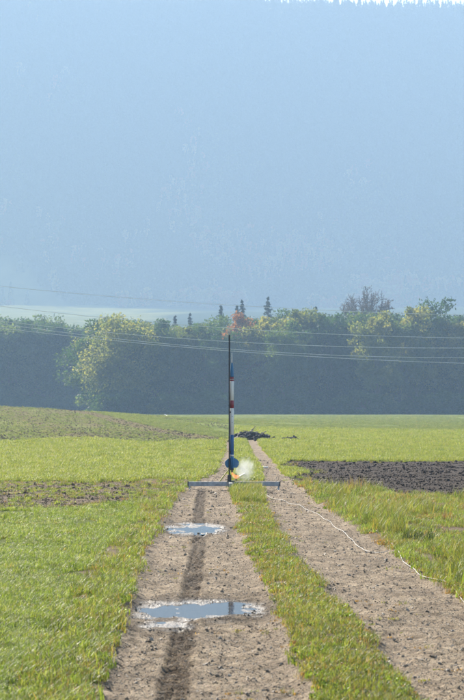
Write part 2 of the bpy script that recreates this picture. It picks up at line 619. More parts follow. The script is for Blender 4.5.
# ---------------------------------------------------------------- scattered stuff (instances of unlinked sources)
def scatter(name, label, P, R, S, idx, meshes):
    coll = bpy.data.collections.new(name + '_sources')
    for i, me in enumerate(meshes):
        o = bpy.data.objects.new('%s_source_%02d' % (name, i), me)
        coll.objects.link(o)
    me = bpy.data.meshes.new(name)
    P = np.asarray(P, np.float32)
    me.vertices.add(len(P))
    me.vertices.foreach_set('co', P.ravel())
    attr(me, 'rot', R, typ='FLOAT_VECTOR')
    attr(me, 'scl', S, typ='FLOAT_VECTOR')
    attr(me, 'idx', idx, typ='INT')
    o = obj(name, me)
    g = bpy.data.node_groups.new(name, 'GeometryNodeTree')
    g.interface.new_socket('Geometry', in_out='INPUT', socket_type='NodeSocketGeometry')
    g.interface.new_socket('Geometry', in_out='OUTPUT', socket_type='NodeSocketGeometry')
    N = g.nodes
    gi, go = N.new('NodeGroupInput'), N.new('NodeGroupOutput')
    iop = N.new('GeometryNodeInstanceOnPoints')
    ci = N.new('GeometryNodeCollectionInfo')
    ci.inputs['Collection'].default_value = coll
    ci.inputs['Separate Children'].default_value = True
    ci.inputs['Reset Children'].default_value = True
    iop.inputs['Pick Instance'].default_value = True

    def na(nm, t):
        a = N.new('GeometryNodeInputNamedAttribute')
        a.data_type = t
        a.inputs[0].default_value = nm
        return a.outputs[0]
    L = g.links.new
    L(gi.outputs[0], iop.inputs['Points'])
    L(ci.outputs[0], iop.inputs['Instance'])
    L(na('idx', 'INT'), iop.inputs['Instance Index'])
    L(na('scl', 'FLOAT_VECTOR'), iop.inputs['Scale'])
    e2r = N.new('FunctionNodeEulerToRotation')
    L(na('rot', 'FLOAT_VECTOR'), e2r.inputs[0])
    L(e2r.outputs[0], iop.inputs['Rotation'])
    L(iop.outputs[0], go.inputs[0])
    md = o.modifiers.new('scatter', 'NODES')
    md.node_group = g
    tag(o, label, kind='stuff')
    return o


def blades(seed, n, rad, h0, h1, w, lean, mat, segs=3, broad=0.0):
    r = np.random.default_rng(seed)
    V, F, A = [], [], []
    for b in range(n):
        a, q = r.uniform(0, 2 * math.pi), rad * math.sqrt(r.uniform(0, 1))
        px, py = q * math.cos(a), q * math.sin(a)
        d = r.uniform(0, 2 * math.pi)
        dx, dy = math.cos(d), math.sin(d)
        h = r.uniform(h0, h1)
        ln = h * r.uniform(0.15, lean)
        ww = w * r.uniform(0.7, 1.3)
        bidx = len(V)
        val = r.uniform(0, 1)
        for s in range(segs + 1):
            t = s / segs
            cx, cy = px + dx * ln * t * t, py + dy * ln * t * t
            cz = h * (t - 0.25 * lean * t * t) - 0.01 * (s == 0)
            prof = (1 - t) ** 0.7 if not broad else math.sin(math.pi * min(1, 0.15 + 0.85 * t)) * broad + 0.1
            hw = ww * 0.5 * prof if s < segs else 0
            if s < segs:
                V += [(cx - dy * hw, cy + dx * hw, cz), (cx + dy * hw, cy - dx * hw, cz)]
                A += [val, val]
            else:
                V.append((cx, cy, cz))
                A.append(val)
        for s in range(segs - 1):
            i0 = bidx + 2 * s
            F.append((i0, i0 + 1, i0 + 3, i0 + 2))
        i0 = bidx + 2 * (segs - 1)
        F.append((i0, i0 + 1, i0 + 2))
    me = mesh_from('tuft', V, F, mat)
    attr(me, 'v', A)
    return me


M_lush = mat_leaf('lush_grass', [(0.0, (0.040, 0.070, 0.010)), (0.35, (0.095, 0.145, 0.022)), (0.7, (0.165, 0.215, 0.040)), (1.0, (0.27, 0.27, 0.09))], 0.48, 0.5, 0.5, 0.22, 1.6, 1.1)
M_olive = mat_leaf('verge_grass', [(0.0, (0.035, 0.055, 0.010)), (0.4, (0.105, 0.13, 0.024)), (0.7, (0.18, 0.18, 0.045)), (1.0, (0.29, 0.18, 0.065))], 0.45, 0.5, 0.5, 0.2, 1.6, 1.3)
M_straw = mat_leaf('dry_grass', [(0.0, (0.15, 0.09, 0.035)), (0.6, (0.28, 0.17, 0.065)), (1.0, (0.40, 0.26, 0.11))], 0.35, 0.5, 0.4, 0.2)
M_pale = mat_leaf('pasture_grass', [(0.0, (0.075, 0.10, 0.018)), (0.4, (0.15, 0.185, 0.034)), (0.7, (0.21, 0.235, 0.05)), (1.0, (0.30, 0.29, 0.11))], 0.45, 0.5, 0.5, 0.2, 1.6, 1.2)

M_far = mat_leaf('far_field_grass', [(0.0, (0.06, 0.085, 0.03)), (0.4, (0.115, 0.15, 0.052)), (0.7, (0.16, 0.19, 0.075)), (1.0, (0.24, 0.24, 0.12))], 0.45, 0.6, 0.5, 0.1, 1.5, 0.8)

tufts = [blades(1, 26, .085, .05, .12, .007, 0.9, M_lush), blades(2, 24, .09, .06, .14, .008, 1.1, M_lush),
         blades(3, 22, .08, .03, .07, .012, 1.2, M_lush, broad=0.9),
         blades(4, 26, .09, .04, .10, .005, 1.2, M_olive), blades(5, 22, .09, .05, .14, .006, 1.0, M_olive),
         blades(6, 16, .07, .02, .05, .014, 1.3, M_olive, broad=0.9),
         blades(7, 14, .08, .04, .13, .004, 1.3, M_straw), blades(8, 12, .07, .015, .04, .016, 1.4, M_straw, broad=1.0),
         blades(9, 26, .10, .05, .12, .008, 1.0, M_pale), blades(10, 22, .10, .04, .10, .012, 1.1, M_pale),
         blades(11, 26, .10, .14, .34, .006, 0.8, M_olive, 4), blades(12, 24, .11, .12, .28, .009, 0.9, M_lush, 4),
         blades(13, 26, .10, .05, .12, .008, 1.0, M_far), blades(14, 22, .10, .04, .10, .012, 1.1, M_far)]


def sample(n, ya, yb, xlo, xhi, power=1.0):
    """random points with y density falling with distance; xlo/xhi are functions of y"""
    t = rng.uniform(0, 1, n)
    if power == 0: y = ya + (yb - ya) * t
    else: y = (ya ** -power + (yb ** -power - ya ** -power) * t) ** (-1 / power)
    lo, hi = xlo(y), xhi(y)
    return lo + (hi - lo) * rng.uniform(0, 1, n), y


def left_lim(y): return -0.118 * y - 1.6


def right_lim(y): return 0.118 * y + 1.6


def place(x, y, sc, tilt=0.12, zoff=0.0, flat=None):
    z = height(x, y) + zoff
    n = len(x)
    P = np.stack([x, y, z], 1)
    R = np.stack([rng.normal(0, tilt, n), rng.normal(0, tilt, n), rng.uniform(0, 6.283, n)], 1)
    S = np.stack([sc, sc, sc * (flat if flat is not None else 1.0)], 1)
    return P, R, S


def in_rut(x, y, m=0.0):
    return classify(x, y) == 0


allP, allR, allS, allI = [], [], [], []


def add_grass(x, y, sc, choices, keep=None, zs=None):
    if keep is not None: x, y, sc = x[keep], y[keep], sc[keep]
    if zs is not None and keep is not None: zs = zs[keep]
    P, R, S = place(x, y, sc)
    if zs is not None: S[:, 2] *= zs
    idx = rng.choice([c for c, w in choices], size=len(x), p=np.array([w for c, w in choices], float) / sum(w for c, w in choices))
    allP.append(P); allR.append(R); allS.append(S); allI.append(idx)


# crop to the left
x, y = sample(70000, 6.5, 38, left_lim, lambda y: edges(y)[0] + 0.1, 0.6)
zc = classify(x, y)
sc = rng.uniform(0.75, 1.25, len(x)) * np.interp(y, [7, 15, 38], [0.8, 0.9, 1.1])
hn = (0.25 + 0.75 * fbm(x * 1.2, y * 0.6, 90, 3)) * rng.uniform(0.6, 1.5, len(x))
add_grass(x, y, sc * 0.72, [(0, 5), (1, 4), (2, 4), (5, 1.5), (4, 1.5), (7, 0.7)], (zc == 4) & (fbm(x * 2.6, y * 1.3, 91, 3) > 0.30), hn)
# verges and the median
x, y = sample(44000, 6.5, 44, lambda y: edges(y)[0] - 0.9, lambda y: np.minimum(right_lim(y), 6.5), 0.6)
zc = classify(x, y)
e0, e1, e2, e3 = edges(y)
sc = rng.uniform(0.6, 1.1, len(x)) * np.interp(y, [7, 15, 44], [0.75, 0.9, 1.15])
med = (x > e1 - 0.1) & (x < e2 + 0.1)
dens = fbm(x * 2.3, y * 1.4, 92, 3)
add_grass(x, y, sc * 0.9, [(3, 5), (4, 3), (5, 3), (6, 2), (7, 2.5), (2, 3), (0, 1)], (zc == 2) & med & (dens > 0.20))
add_grass(x, y, sc, [(3, 3), (4, 4), (6, 2.2), (7, 1.4), (0, 3), (1, 2), (2, 2)], (zc == 2) & ~med & (dens > 0.32))
add_grass(x, y, sc, [(6, 3), (7, 2)], (zc == 2) & ~med & (x > 0) & (fbm(x * 0.8, y * 0.35, 99, 3) > 0.58))
# taller weeds on the right verge, on the median in front of the pad, and along the left edge
x, y = sample(5200, 12, 42, lambda y: edges(y)[3] + 0.15, lambda y: np.minimum(right_lim(y), 6.5), 0.5)
add_grass(x, y, rng.uniform(0.6, 1.15, len(x)), [(10, 5), (11, 2), (6, 2.5)], (classify(x, y) == 2) & (fbm(x * 1.1, y * 0.5, 93, 3) > 0.50))
x, y = sample(420, 33, 38.4, lambda y: edges(y)[1] + 0.0 * y, lambda y: edges(y)[2] + 0.0 * y, 0)
add_grass(x, y, rng.uniform(0.45, 0.8, len(x)), [(10, 4), (11, 2), (6, 1)])
# a few tufts invading the ruts
x, y = sample(1400, 8, 40, lambda y: edges(y)[0], lambda y: edges(y)[3], 0.8)
add_grass(x, y, rng.uniform(0.25, 0.6, len(x)), [(3, 3), (5, 3), (7, 5), (6, 2)], (classify(x, y) == 0) & (fbm(x * 1.6, y * 0.8, 94, 3) > 0.60) & (wetness(x, y, height(x, y))[1] < 0.3))
# soil strips: sparse greenery
x, y = sample(9000, 29, 58, left_lim, right_lim, 0)
zc = classify(x, y)
add_grass(x, y, rng.uniform(0.4, 0.9, len(x)), [(0, 2), (4, 2), (7, 2), (9, 2)], ((zc == 5) & (fbm(x * 0.9, y * 0.5, 98, 3) > 0.40)))
x, y = sample(16000, 29, 60, left_lim, right_lim, 0.5)
pm = plough_mask(x, y)
edge = (pm > 0.5) & (np.minimum(np.minimum(plough_mask(x + 0.35, y), plough_mask(x - 0.35, y)), np.minimum(plough_mask(x, y + 1.0), plough_mask(x, y - 1.0))) < 0.9)
add_grass(x, y, rng.uniform(0.4, 0.9, len(x)), [(0, 2), (4, 3), (6, 2), (7, 1), (10, 0.4)], edge & (rng.uniform(0, 1, len(x)) < 0.5))
tag(scatter('grass', 'short green grass on the crop field, the verges and between the wheel ruts', np.concatenate(allP), np.concatenate(allR),
            np.concatenate(allS), np.concatenate(allI), tufts))
# meadow grass beyond the rocket
allP, allR, allS, allI = [], [], [], []
x, y = sample(130000, 36, 125, left_lim, right_lim, 0.7)
zc = classify(x, y)
sc = rng.uniform(0.8, 1.4, len(x)) * np.interp(y, [40, 125], [0.8, 1.3])
strip = (y > 86 + 14 * (fbm(x * 0.3, y * 0.05, 97, 2) - 0.5)) & (x < 0)
add_grass(x, y, sc, [(8, 5), (9, 4), (0, 1.5), (6, 0.9), (7, 0.8)], (zc == 3) & (fbm(x * 0.9, y * 0.3, 95, 3) > 0.27) & ~strip, 0.7 * rng.uniform(0.5, 1.7, len(x)))
# sparser, rougher growth on the far field and the rise
x, y = sample(70000, 84, 300, left_lim, right_lim, 0.9)
ss = x * 0.986 + (y - 95) * 0.166
strong = (x < 0.3) & (y < 200) & (ss > -2.6) & (ss < -0.9)
band = strong & (rng.uniform(0, 1, len(x)) < 0.85) | ((x < 0.3) & (y < 200) & (fbm(ss * 0.45, y * 0.015, 88, 2) > 0.45) & (rng.uniform(0, 1, len(x)) < 0.85))
sc = rng.uniform(0.8, 1.4, len(x)) * np.interp(y, [84, 300], [1.3, 2.6])
add_grass(x, y, sc, [(12, 5), (13, 5), (6, 0.7)], ~band & (fbm(x * 0.25, y * 0.06, 96, 3) > 0.36) & ((x < 0) | (y > 120)), 0.45 * rng.uniform(0.4, 1.6, len(x)))
bx_, by_ = x[band], y[band]
tag(scatter('meadow_grass', 'pale green grass on the meadow behind the rocket', np.concatenate(allP), np.concatenate(allR),
            np.concatenate(allS), np.concatenate(allI), tufts))


def rock(seed, mat, sub=1, rough=0.35, flat=0.7):
    bm = bmesh.new()
    bmesh.ops.create_icosphere(bm, subdivisions=sub, radius=1.0)
    r = np.random.default_rng(seed)
    for v in bm.verts:
        v.co *= 1 + r.uniform(-rough, rough)
        v.co.z *= flat
    me = bpy.data.meshes.new('lump')
    bm.to_mesh(me)
    bm.free()
    me.materials.append(mat)
    return me


def mat_stone(name, lo, hi, rough=0.7, spec=0.5):
    m = NT(name)
    c = m.ramp(m.rand(), [(0.0, lo), (1.0, hi)])
    tc = m.n('ShaderNodeTexCoord').outputs['Object']
    nz = m.noise(2.5, 4, tc)
    c = m.mix(0.35, c, m.ramp(nz, [(0.3, lo), (0.7, hi)]))
    return m.done(m.bsdf(c, rough, spec=spec, normal=m.bump(nz, 0.5, 0.2)))


M_peb = mat_stone('pebble', (0.12, 0.095, 0.07), (0.40, 0.34, 0.27), 0.6)
M_crumb = mat_stone('mud_crumb', (0.08, 0.06, 0.04), (0.24, 0.19, 0.135), 0.85)
M_clod = mat_stone('soil_clod', (0.014, 0.010, 0.0075), (0.060, 0.043, 0.032), 0.8, 0.15)
M_clod2 = mat_stone('dry_clod', (0.075, 0.055, 0.034), (0.20, 0.15, 0.095), 0.85, 0.2)
pebs = [rock(i, M_peb) for i in range(4)] + [rock(20 + i, M_crumb, 1, 0.45, 0.6) for i in range(4)]
x, y = sample(70000, 7, 60, lambda y: edges(y)[0], lambda y: edges(y)[3], 0.9)
zc = classify(x, y)
k = zc == 0
tx = np.interp(y, YS, TYX)
k &= ~((np.abs(x - tx) < 0.13) & (rng.uniform(0, 1, len(x)) < 0.6))
for (cx, cy, rx, ry, dp) in PUDDLES:
    k &= ~((((x - cx) / rx) ** 2 + ((y - cy) / ry) ** 2) < 0.8)
x, y = x[k], y[k]
sz = np.minimum(0.014, 0.0026 + rng.pareto(3.2, len(x)) * 0.0026) * np.interp(y, [7, 20, 60], [1.0, 1.3, 2.2])
P, R, S = place(x, y, sz, 0.6)
P[:, 2] += sz * 0.15
idx = np.where(rng.uniform(0, 1, len(x)) < 0.42, rng.integers(0, 4, len(x)), rng.integers(4, 8, len(x)))
scatter('gravel', 'small stones and crumbs of dry mud on the track', P, R, S, idx, pebs)

clods = [rock(40 + i, M_clod, 2, 0.28, 0.75) for i in range(4)] + [rock(60 + i, M_clod2, 2, 0.28, 0.7) for i in range(4)]
x, y = sample(60000, 30, 58.5, left_lim, right_lim, 0.6)
zc = classify(x, y)
k = (zc == 1) | (zc == 5)
x, y, zc = x[k], y[k], zc[k]
sz = np.minimum(0.034, 0.006 + rng.pareto(2.8, len(x)) * 0.006) * np.interp(y, [30, 58], [0.9, 1.25])
P, R, S = place(x, y, sz, 0.6)
P[:, 2] += sz * 0.2
idx = np.where(zc == 1, rng.integers(0, 4, len(x)), rng.integers(4, 8, len(x)))
kb = rng.uniform(0, 1, len(bx_)) < 0.25
zb_ = rng.uniform(0.02, 0.05, int(kb.sum()))
P2, R2, S2 = place(bx_[kb], by_[kb], zb_, 0.6)
P, R, S = np.concatenate([P, P2]), np.concatenate([R, R2]), np.concatenate([S, S2])
idx = np.concatenate([idx, rng.integers(4, 8, len(P2))])
scatter('soil_clods', 'dark earth clods on the ploughed field and the bare strip', P, R, S, idx, clods)

# ---------------------------------------------------------------- launch pad, rocket, flame, smoke
PY = 39.0
PX = 231.0


def at(px, py, d):
    return ((px - 232) / FPX * d, d, CAM_H + (405 - py) / FPX * d)


M_steel = mat_plain('dark_steel', (0.27, 0.28, 0.30), 0.5, 0.1, 0.5, 0.35, 14)
M_rail = mat_plain('black_rail', (0.02, 0.02, 0.024), 0.4, 0.3, 0.5, 0.3, 12)
M_alu = mat_plain('aluminium', (0.55, 0.56, 0.58), 0.35, 0.9, 0.5, 0.15, 30)
M_white = mat_plain('white_paint', (0.60, 0.59, 0.56), 0.35, 0, 0.5, 0.06, 8)
M_blue = mat_plain('blue_paint', (0.008, 0.075, 0.22), 0.3, 0, 0.5, 0.12, 8)
M_blue2 = mat_plain('light_blue_paint', (0.012, 0.115, 0.25), 0.35, 0, 0.5, 0.1, 8)
M_red = mat_plain('red_paint', (0.20, 0.012, 0.02), 0.35, 0, 0.5, 0.12, 8)
M_motor = mat_plain('charred_metal', (0.06, 0.055, 0.05), 0.45, 0.7, 0.5, 0.4, 20)
M_yellow = mat_plain('yellow_paint', (0.34, 0.30, 0.06), 0.55, 0, 0.4, 0.2, 12)

gz = -0.05
pad = empty('launch_pad', (0.0, PY, gz))
tag(pad, 'launch pad of a steel beam across the track holding a tall black guide rail', 'launch pad')
bx0, bx1 = (188.5 - 232) / FPX * PY, (279.5 - 232) / FPX * PY
beam_z = 0.115
for a, b in ((bx0, -0.09), (0.045, bx1)):           # two arms bolted to the middle block
    MB().box(((a + b) / 2, 0, beam_z), (b - a, 0.07, 0.085), None, 0.004).build('beam_arm', M_steel, pad)
blk = MB().box((-0.0225, 0, beam_z), (0.133, 0.11, 0.10), None, 0.005).build('centre_block', M_steel, pad)
for sx in (-0.065, 0.02):
    MB().lathe([(0.0, 0.0), (0.012, 0.0), (0.012, 0.012), (0.0, 0.012)], 8, (sx, -0.035)).build('bolt', M_alu, blk, loc=(0, 0, beam_z + 0.05))
for sx in (bx0 + 0.02, bx1 - 0.02):
    MB().box((sx, 0, 0.035), (0.03, 0.05, 0.075), None, 0.003).build('foot_post', M_steel, pad)
    MB().box((sx, 0, 0.004), (0.06, 0.30, 0.012), None, 0.003).build('foot', M_steel, pad)
    MB().box((sx + (0.028 if sx > 0 else -0.028), 0, beam_z + 0.004), (0.018, 0.085, 0.10), None, 0.003).build('end_cap', M_rail, pad)
for sy in (-1, 1):
    MB().box((-0.0225, sy * 0.38, beam_z), (0.07, 0.648, 0.075), None, 0.004).build('cross_arm', M_steel, pad)
    MB().box((-0.0225, sy * 0.66, 0.035), (0.05, 0.04, 0.078), None, 0.003).build('foot_post', M_steel, pad)
MB().box((-0.0225, 0, beam_z + 0.058), (0.17, 0.15, 0.014), None, 0.003).build('base_plate', M_rail, pad)
rail_x = (229.4 - 232) / FPX * PY
top_z = 1.6 + (405 - 335) / FPX * PY - gz
rl = MB()
rl.box((rail_x, -0.004, (top_z + 0.18) / 2), (0.014, 0.014, top_z - 0.18))
for dx, dy in ((-1, 0), (1, 0), (0, -1), (0, 1)):      # the four T-slot flanges of an aluminium launch rail
    for s in (-1, 1):
        ox, oy = (dx * 0.0115 + s * 0.008 * (dx == 0), -0.004 + dy * 0.0115 + s * 0.008 * (dy == 0))
        rl.box((rail_x + ox, oy, (top_z + 0.18) / 2 + 0.001), (0.008 if dx == 0 else 0.006, 0.008 if dy == 0 else 0.006, top_z - 0.18))
rl.build('guide_rail', M_rail, pad)
MB().box((rail_x, -0.004, 0.235), (0.075, 0.075, 0.11), None, 0.006).build('rail_socket', M_rail, pad)
MB().box((rail_x + 0.03, 0.0, 0.40), (0.11, 0.05, 0.03), None, 0.004).build('rail_clamp', M_rail, pad)
MB().tube([(rail_x - 0.01, -0.03, 0.40), (rail_x - 0.19, -0.03, 0.165)], 0.012, 8).build('brace', M_yellow, pad)
rot = Matrix.Rotation(math.radians(-28), 3, 'Y')
MB().box((0.16, 0.02, 0.275), (0.20, 0.20, 0.006), rot, 0.001).build('blast_deflector', M_alu, pad)
MB().box((0.08, 0.02, 0.245), (0.025, 0.03, 0.14), None, 0.003).build('deflector_bracket', M_rail, pad)

rx_ = (231.95 - 232) / FPX * PY
RR = 0.038


def zz(py): return 1.6 + (405 - py) / FPX * PY


rocket = empty('model_rocket', (rx_, PY + 0.035, zz(470)))
tag(rocket, 'slim model rocket with white body, red bands, blue nose and blue fins on the rail', 'rocket')


def seg(nm, ya, yb, mat, r=RR):
    za, zb = zz(ya) - zz(470), zz(yb) - zz(470)
    return MB().lathe([(r - 0.002, za), (r, za + 0.002), (r, zb - 0.002), (r - 0.002, zb)], 28).build(nm, mat, rocket, True)


seg('motor_casing', 470.5, 463, M_motor, RR * 0.72)
MB().lathe([(0.012, zz(472.2) - zz(470)), (0.022, zz(472.2) - zz(470)), (0.016, zz(470.6) - zz(470)), (0.012, zz(470.6) - zz(470))], 20).build('nozzle', M_motor, rocket, True)
seg('tail_tube', 468.5, 456.2, M_blue2, RR * 0.98)
seg('silver_ring', 456.2, 454.6, M_alu, RR * 1.03)
seg('booster_tube', 454.6, 434.6, M_blue)
lower = seg('body_tube', 434.6, 408.2, M_white)
seg('red_band', 408.2, 400.4, M_red, RR * 1.01)
seg('body_tube', 400.4, 381, M_white)
seg('red_band', 381, 379.6, M_red, RR * 1.01)
seg('body_tube', 379.6, 379.0, M_white, RR * 0.99)
seg('red_band', 379.0, 377, M_red, RR * 1.01)
for py_ in (416.5, 422.5):
    MB().box((0.006, -RR - 0.001, zz(py_) - zz(470)), (0.012, 0.006, 0.012), None, 0.001).build('vent_plug', M_rail, rocket)
z0, z1 = zz(377) - zz(470), zz(361.5) - zz(470)
prof = []
for i in range(15):
    t = i / 14
    prof.append((max(0.004, RR * (1 - t ** 2.4) ** 0.75), z0 + (z1 - z0) * t))
MB().lathe(prof, 28).build('nose_cone', M_blue2, rocket, True)
zt = zz(353) - zz(470)
MB().lathe([(0.010, z1 - 0.12), (0.010, z1 + 0.02), (0.007, zt - 0.05), (0.002, zt)], 12).build('nose_probe', M_white, rocket, True)
for k in range(4):
    a = math.radians(12 + 90 * k)
    b = MB()
    zA, zB, zC, zD = [zz(p) - zz(470) for p in (459.0, 461.4, 464.8, 467.6)]
    o_, i_ = 0.138, RR * 0.95
    pts = [(i_, zD), (o_ * 0.72, zD), (o_, zC), (o_, zB), (o_ * 0.66, zA), (i_, zA + 0.03)]
    V = [(p[0], -0.004, p[1]) for p in pts] + [(p[0], 0.004, p[1]) for p in pts]
    n = len(pts)
    F = [tuple(range(n)), tuple(reversed(range(n, 2 * n)))] + [(i, i + n, (i + 1) % n + n, (i + 1) % n) for i in range(n)]
    b.add(V, F)
    f = b.build('fin', M_blue2, rocket)
    f.rotation_euler = (0, 0, a)
for py_ in (412, 452):
    MB().box((rail_x - rx_ + 0.022, -0.025, zz(py_) - zz(470)), (0.02, 0.018, 0.03), None, 0.002).build('rail_guide', M_rail, rocket)

# flame: a short jet bent aside by the deflector
m = NT('flame_glow')
tc = m.n('ShaderNodeTexCoord').outputs['Object']
em = m.n('ShaderNodeEmission')
m.l(m.ramp(m.noise(14, 3, tc), [(0.35, (1.0, 0.30, 0.06)), (0.65, (1.0, 0.72, 0.35))]), em.inputs[0])
em.inputs[1].default_value = 0.28
M_flame = m.done(em)
fl = MB()
fx, fz = rx_, zz(472)
fl.tube([(fx, PY + 0.035, fz), (fx + 0.012, PY + 0.03, fz - 0.04), (fx + 0.045, PY + 0.02, fz - 0.075), (fx + 0.09, PY + 0.0, fz - 0.095),
         (fx + 0.125, PY - 0.01, fz - 0.085), (fx + 0.155, PY - 0.01, fz - 0.07)], [0.012, 0.022, 0.034, 0.038, 0.024, 0.005], 12)
fo = fl.build('flame', M_flame, None, True)
tag(fo, 'small orange flame under the rocket turned aside by the deflector', 'flame')

m = NT('smoke_vapour')
tc = m.n('ShaderNodeTexCoord').outputs['Object']
pv = m.n('ShaderNodeVolumePrincipled')
pv.inputs['Color'].default_value = (0.93, 0.95, 1.0, 1)
ln = m.n('ShaderNodeVectorMath', operation='LENGTH')
m.l(tc, ln.inputs[0])
fall = m.n('ShaderNodeMapRange', interpolation_type='SMOOTHSTEP')
fall.inputs['From Min'].default_value = 0.15
fall.inputs['From Max'].default_value = 1.0
fall.inputs['To Min'].default_value = 1.0
fall.inputs['To Max'].default_value = 0.0
m.l(m.math('ADD', ln.outputs['Value'], m.math('MULTIPLY', m.math('SUBTRACT', m.noise(3.0, 4, tc), 0.5), 1.3)), fall.inputs['Value'])
m.l(m.math('MULTIPLY', fall.outputs[0], 3.2), pv.inputs['Density'])
m.l(pv.outputs[0], m.out.inputs['Volume'])
M_smoke = m.m
sm = rock(5, M_smoke, 3, 0.05, 1.0)
so = obj('smoke_puff', sm, None, at(244.5, 469.5, PY + 0.05))
so.scale = (0.24, 0.25, 0.29)
so.rotation_euler = (0, math.radians(20), 0)
tag(so, 'thin white smoke puff drifting beside the rocket fins', 'smoke')

# ignition cable along the right rut -----------------------------------
cab = [(0.0, PY, gz + 0.19), (0.02, PY - 0.14, gz + 0.10), (0.25, PY - 0.5, None)]
for px, py in ((300, 500.5), (315, 508), (332, 519), (345, 529), (354, 537), (363, 544), (378, 547.5), (388, 546), (391.5, 541), (393.5, 546), (400, 557), (422, 570), (436, 577), (446, 582), (455, 591), (464, 598), (485, 612), (520, 640), (560, 690)):
    d = CAM_H * FPX / (py - 405 + 2)
    cab.append(((px - 232) / FPX * d, d, None))
pts = []
for (xa, ya_, za), (xb, yb_, zb) in zip(cab[:-1], cab[1:]):
    n = max(2, int(math.hypot(xb - xa, yb_ - ya_) / 0.07))
    for i in range(n):
        t = i / n
        x_, y_ = xa + (xb - xa) * t, ya_ + (yb_ - ya_) * t
        x_ += (vnoise(y_ * 1.1, x_ * 1.1, 4) - 0.5) * 0.07
        zg = float(np.max(height(x_ + np.array([-.02, 0, .02]), np.full(3, y_)))) + 0.012
        if za is not None: zg = za + ((zb if zb is not None else zg) - za) * t
        pts.append((x_, y_, zg))
_z = np.array([p[2] for p in pts])
_zs = np.maximum(np.convolve(np.pad(_z, 4, mode='edge'), np.ones(9) / 9, 'valid'), _z - 0.01)
pts = [(p[0], p[1], float(z_)) for p, z_ in zip(pts, _zs)]
MB().tube(pts, 0.0032, 6).build('ignition_cable', mat_plain('cable_sheath', (0.36, 0.35, 0.33), 0.6, 0, 0.2, 0.2, 9), None, True)
tag(bpy.data.objects['ignition_cable'], 'white cable running from the launch pad along the right wheel rut', 'cable')

# small things on the track and field ----------------------------------
x_, y_, _ = at(263, 466, 52)
pb = MB().box((0, 0, 0.03), (0.27, 0.10, 0.035), None, 0.004).build('white_board', M_white, None, False, (x_, y_, float(height(x_, y_)) + 0.0))
tag(pb, 'short white board lying on the right rut behind the rocket', 'board')

M_sod = mat_plain('dark_sod', (0.035, 0.030, 0.026), 0.85, 0, 0.4, 0.5, 6, 0.8)
M_bark = mat_plain('bark', (0.075, 0.06, 0.05), 0.85, 0, 0.3, 0.4, 6, 0.6)
M_twig = mat_plain('grey_wood', (0.16, 0.14, 0.125), 0.8, 0, 0.3, 0.3, 6, 0.4)


def heap(nm, label, cx, cy, w, h, nl, ns, seed):
    r = np.random.default_rng(seed)
    root = empty(nm, (cx, cy, float(height(cx, cy))))
    tag(root, label, 'heap')
    b = MB()
    V, F = [], []
    N = 26
    for j in range(9):
        for i in range(N):
            a = 2 * math.pi * i / N
            t = j / 8
            rr = (1 - t) * (1 + 0.2 * math.sin(3 * a + seed))
            zt_ = h * 0.8 * (1 - (1 - t) ** 1.7) * (0.85 + 0.3 * vnoise(a * 2 + seed, t * 5, seed)) - 0.05 * (j == 0)
            V.append((w * rr * math.cos(a), w * 0.8 * rr * math.sin(a), float(zt_)))
    for j in range(8):
        for i in range(N):
            a_, b_ = j * N + i, j * N + (i + 1) % N
            F.append((a_, b_, b_ + N, a_ + N))
    b.add(V, F)
    b.build('earth_mound', M_sod, root, True)
    for i in range(nl):
        a, q = r.uniform(0, 6.28), math.sqrt(r.uniform(0, 1)) * 0.95
        s = r.uniform(0.05, 0.13) * (w / 0.6) ** 0.5
        z = h * 0.8 * (1 - q ** 1.7)
        o = obj('clod', clod_src[i % 4], root, (w * q * math.cos(a), w * 0.8 * q * math.sin(a), z))
        o.scale = (s * 1.2, s, s * 0.8)
        o.rotation_euler = tuple(r.uniform(0, 6, 3))
    for i in range(ns):
        a, q = r.uniform(0, 6.28), r.uniform(0, 0.6)
        p = Vector((w * q * math.cos(a), w * 0.8 * q * math.sin(a), h * (0.9 - 0.6 * q)))
        d = Vector((r.uniform(-1, 1), r.uniform(-.6, .6), r.uniform(-.25, .35))).normalized() * r.uniform(0.3, 0.6) * w
        MB().tube([p - d, p + Vector((0, 0, .03)), p + d], [0.022, 0.018, 0.008], 5).build('branch', M_twig, root)
    return root


clod_src = [rock(80 + i, M_sod, 2, 0.25, 0.8) for i in range(4)]
hx, hy, _ = at(249, 440, 91)
heap('debris_heap', 'large dark heap of sods and branches at the far end of the track', hx, hy, 0.80, 0.36, 46, 18, 3)
hx, hy, _ = at(263, 441, 89)
heap('debris_heap', 'medium dark clump of sods touching the large heap', hx, hy, 0.38, 0.27, 20, 4, 4)
for px, w, h, s, lab in ((274, .22, .10, 5, 'low dark clod clump beside the medium clump'), (284, .26, .08, 6, 'flat dark clod clump midway along the row of clumps'), (293, .28, .15, 8, 'last dark clod clump of the row, taller than the flat one')):
    hx, hy, _ = at(px, 441, 88.5)
    heap('clod_clump', lab, hx, hy, w, h, 9, 1, s)
hx, hy, _ = at(165, 411, 205)
o = heap('pale_heap', 'tiny pale heap on the far field edge below the broad tree', hx, hy, 0.5, 0.34, 8, 0, 9)
for c in o.children:
    c.data = c.data.copy()
    c.data.materials[0] = M_white

# dry weeds and a dark tussock on the right verge
M_weed = mat_leaf('dry_weed', [(0.0, (0.13, 0.06, 0.03)), (1.0, (0.30, 0.17, 0.07))], 0.3, 0.6, 0.3)
M_tus = mat_leaf('dark_tussock', [(0.0, (0.02, 0.035, 0.010)), (1.0, (0.05, 0.08, 0.02))], 0.25, 0.5, 0.2)


def weed(nm, label, px, py, me, sc):
    d = CAM_H * FPX / (py - 405)
    x_ = (px - 232) / FPX * d
    o = obj(nm, me, None, (x_, d, float(height(x_, d)) - 0.01))
    o.scale = (sc, sc, sc)
    tag(o, label, 'weed')
    return o


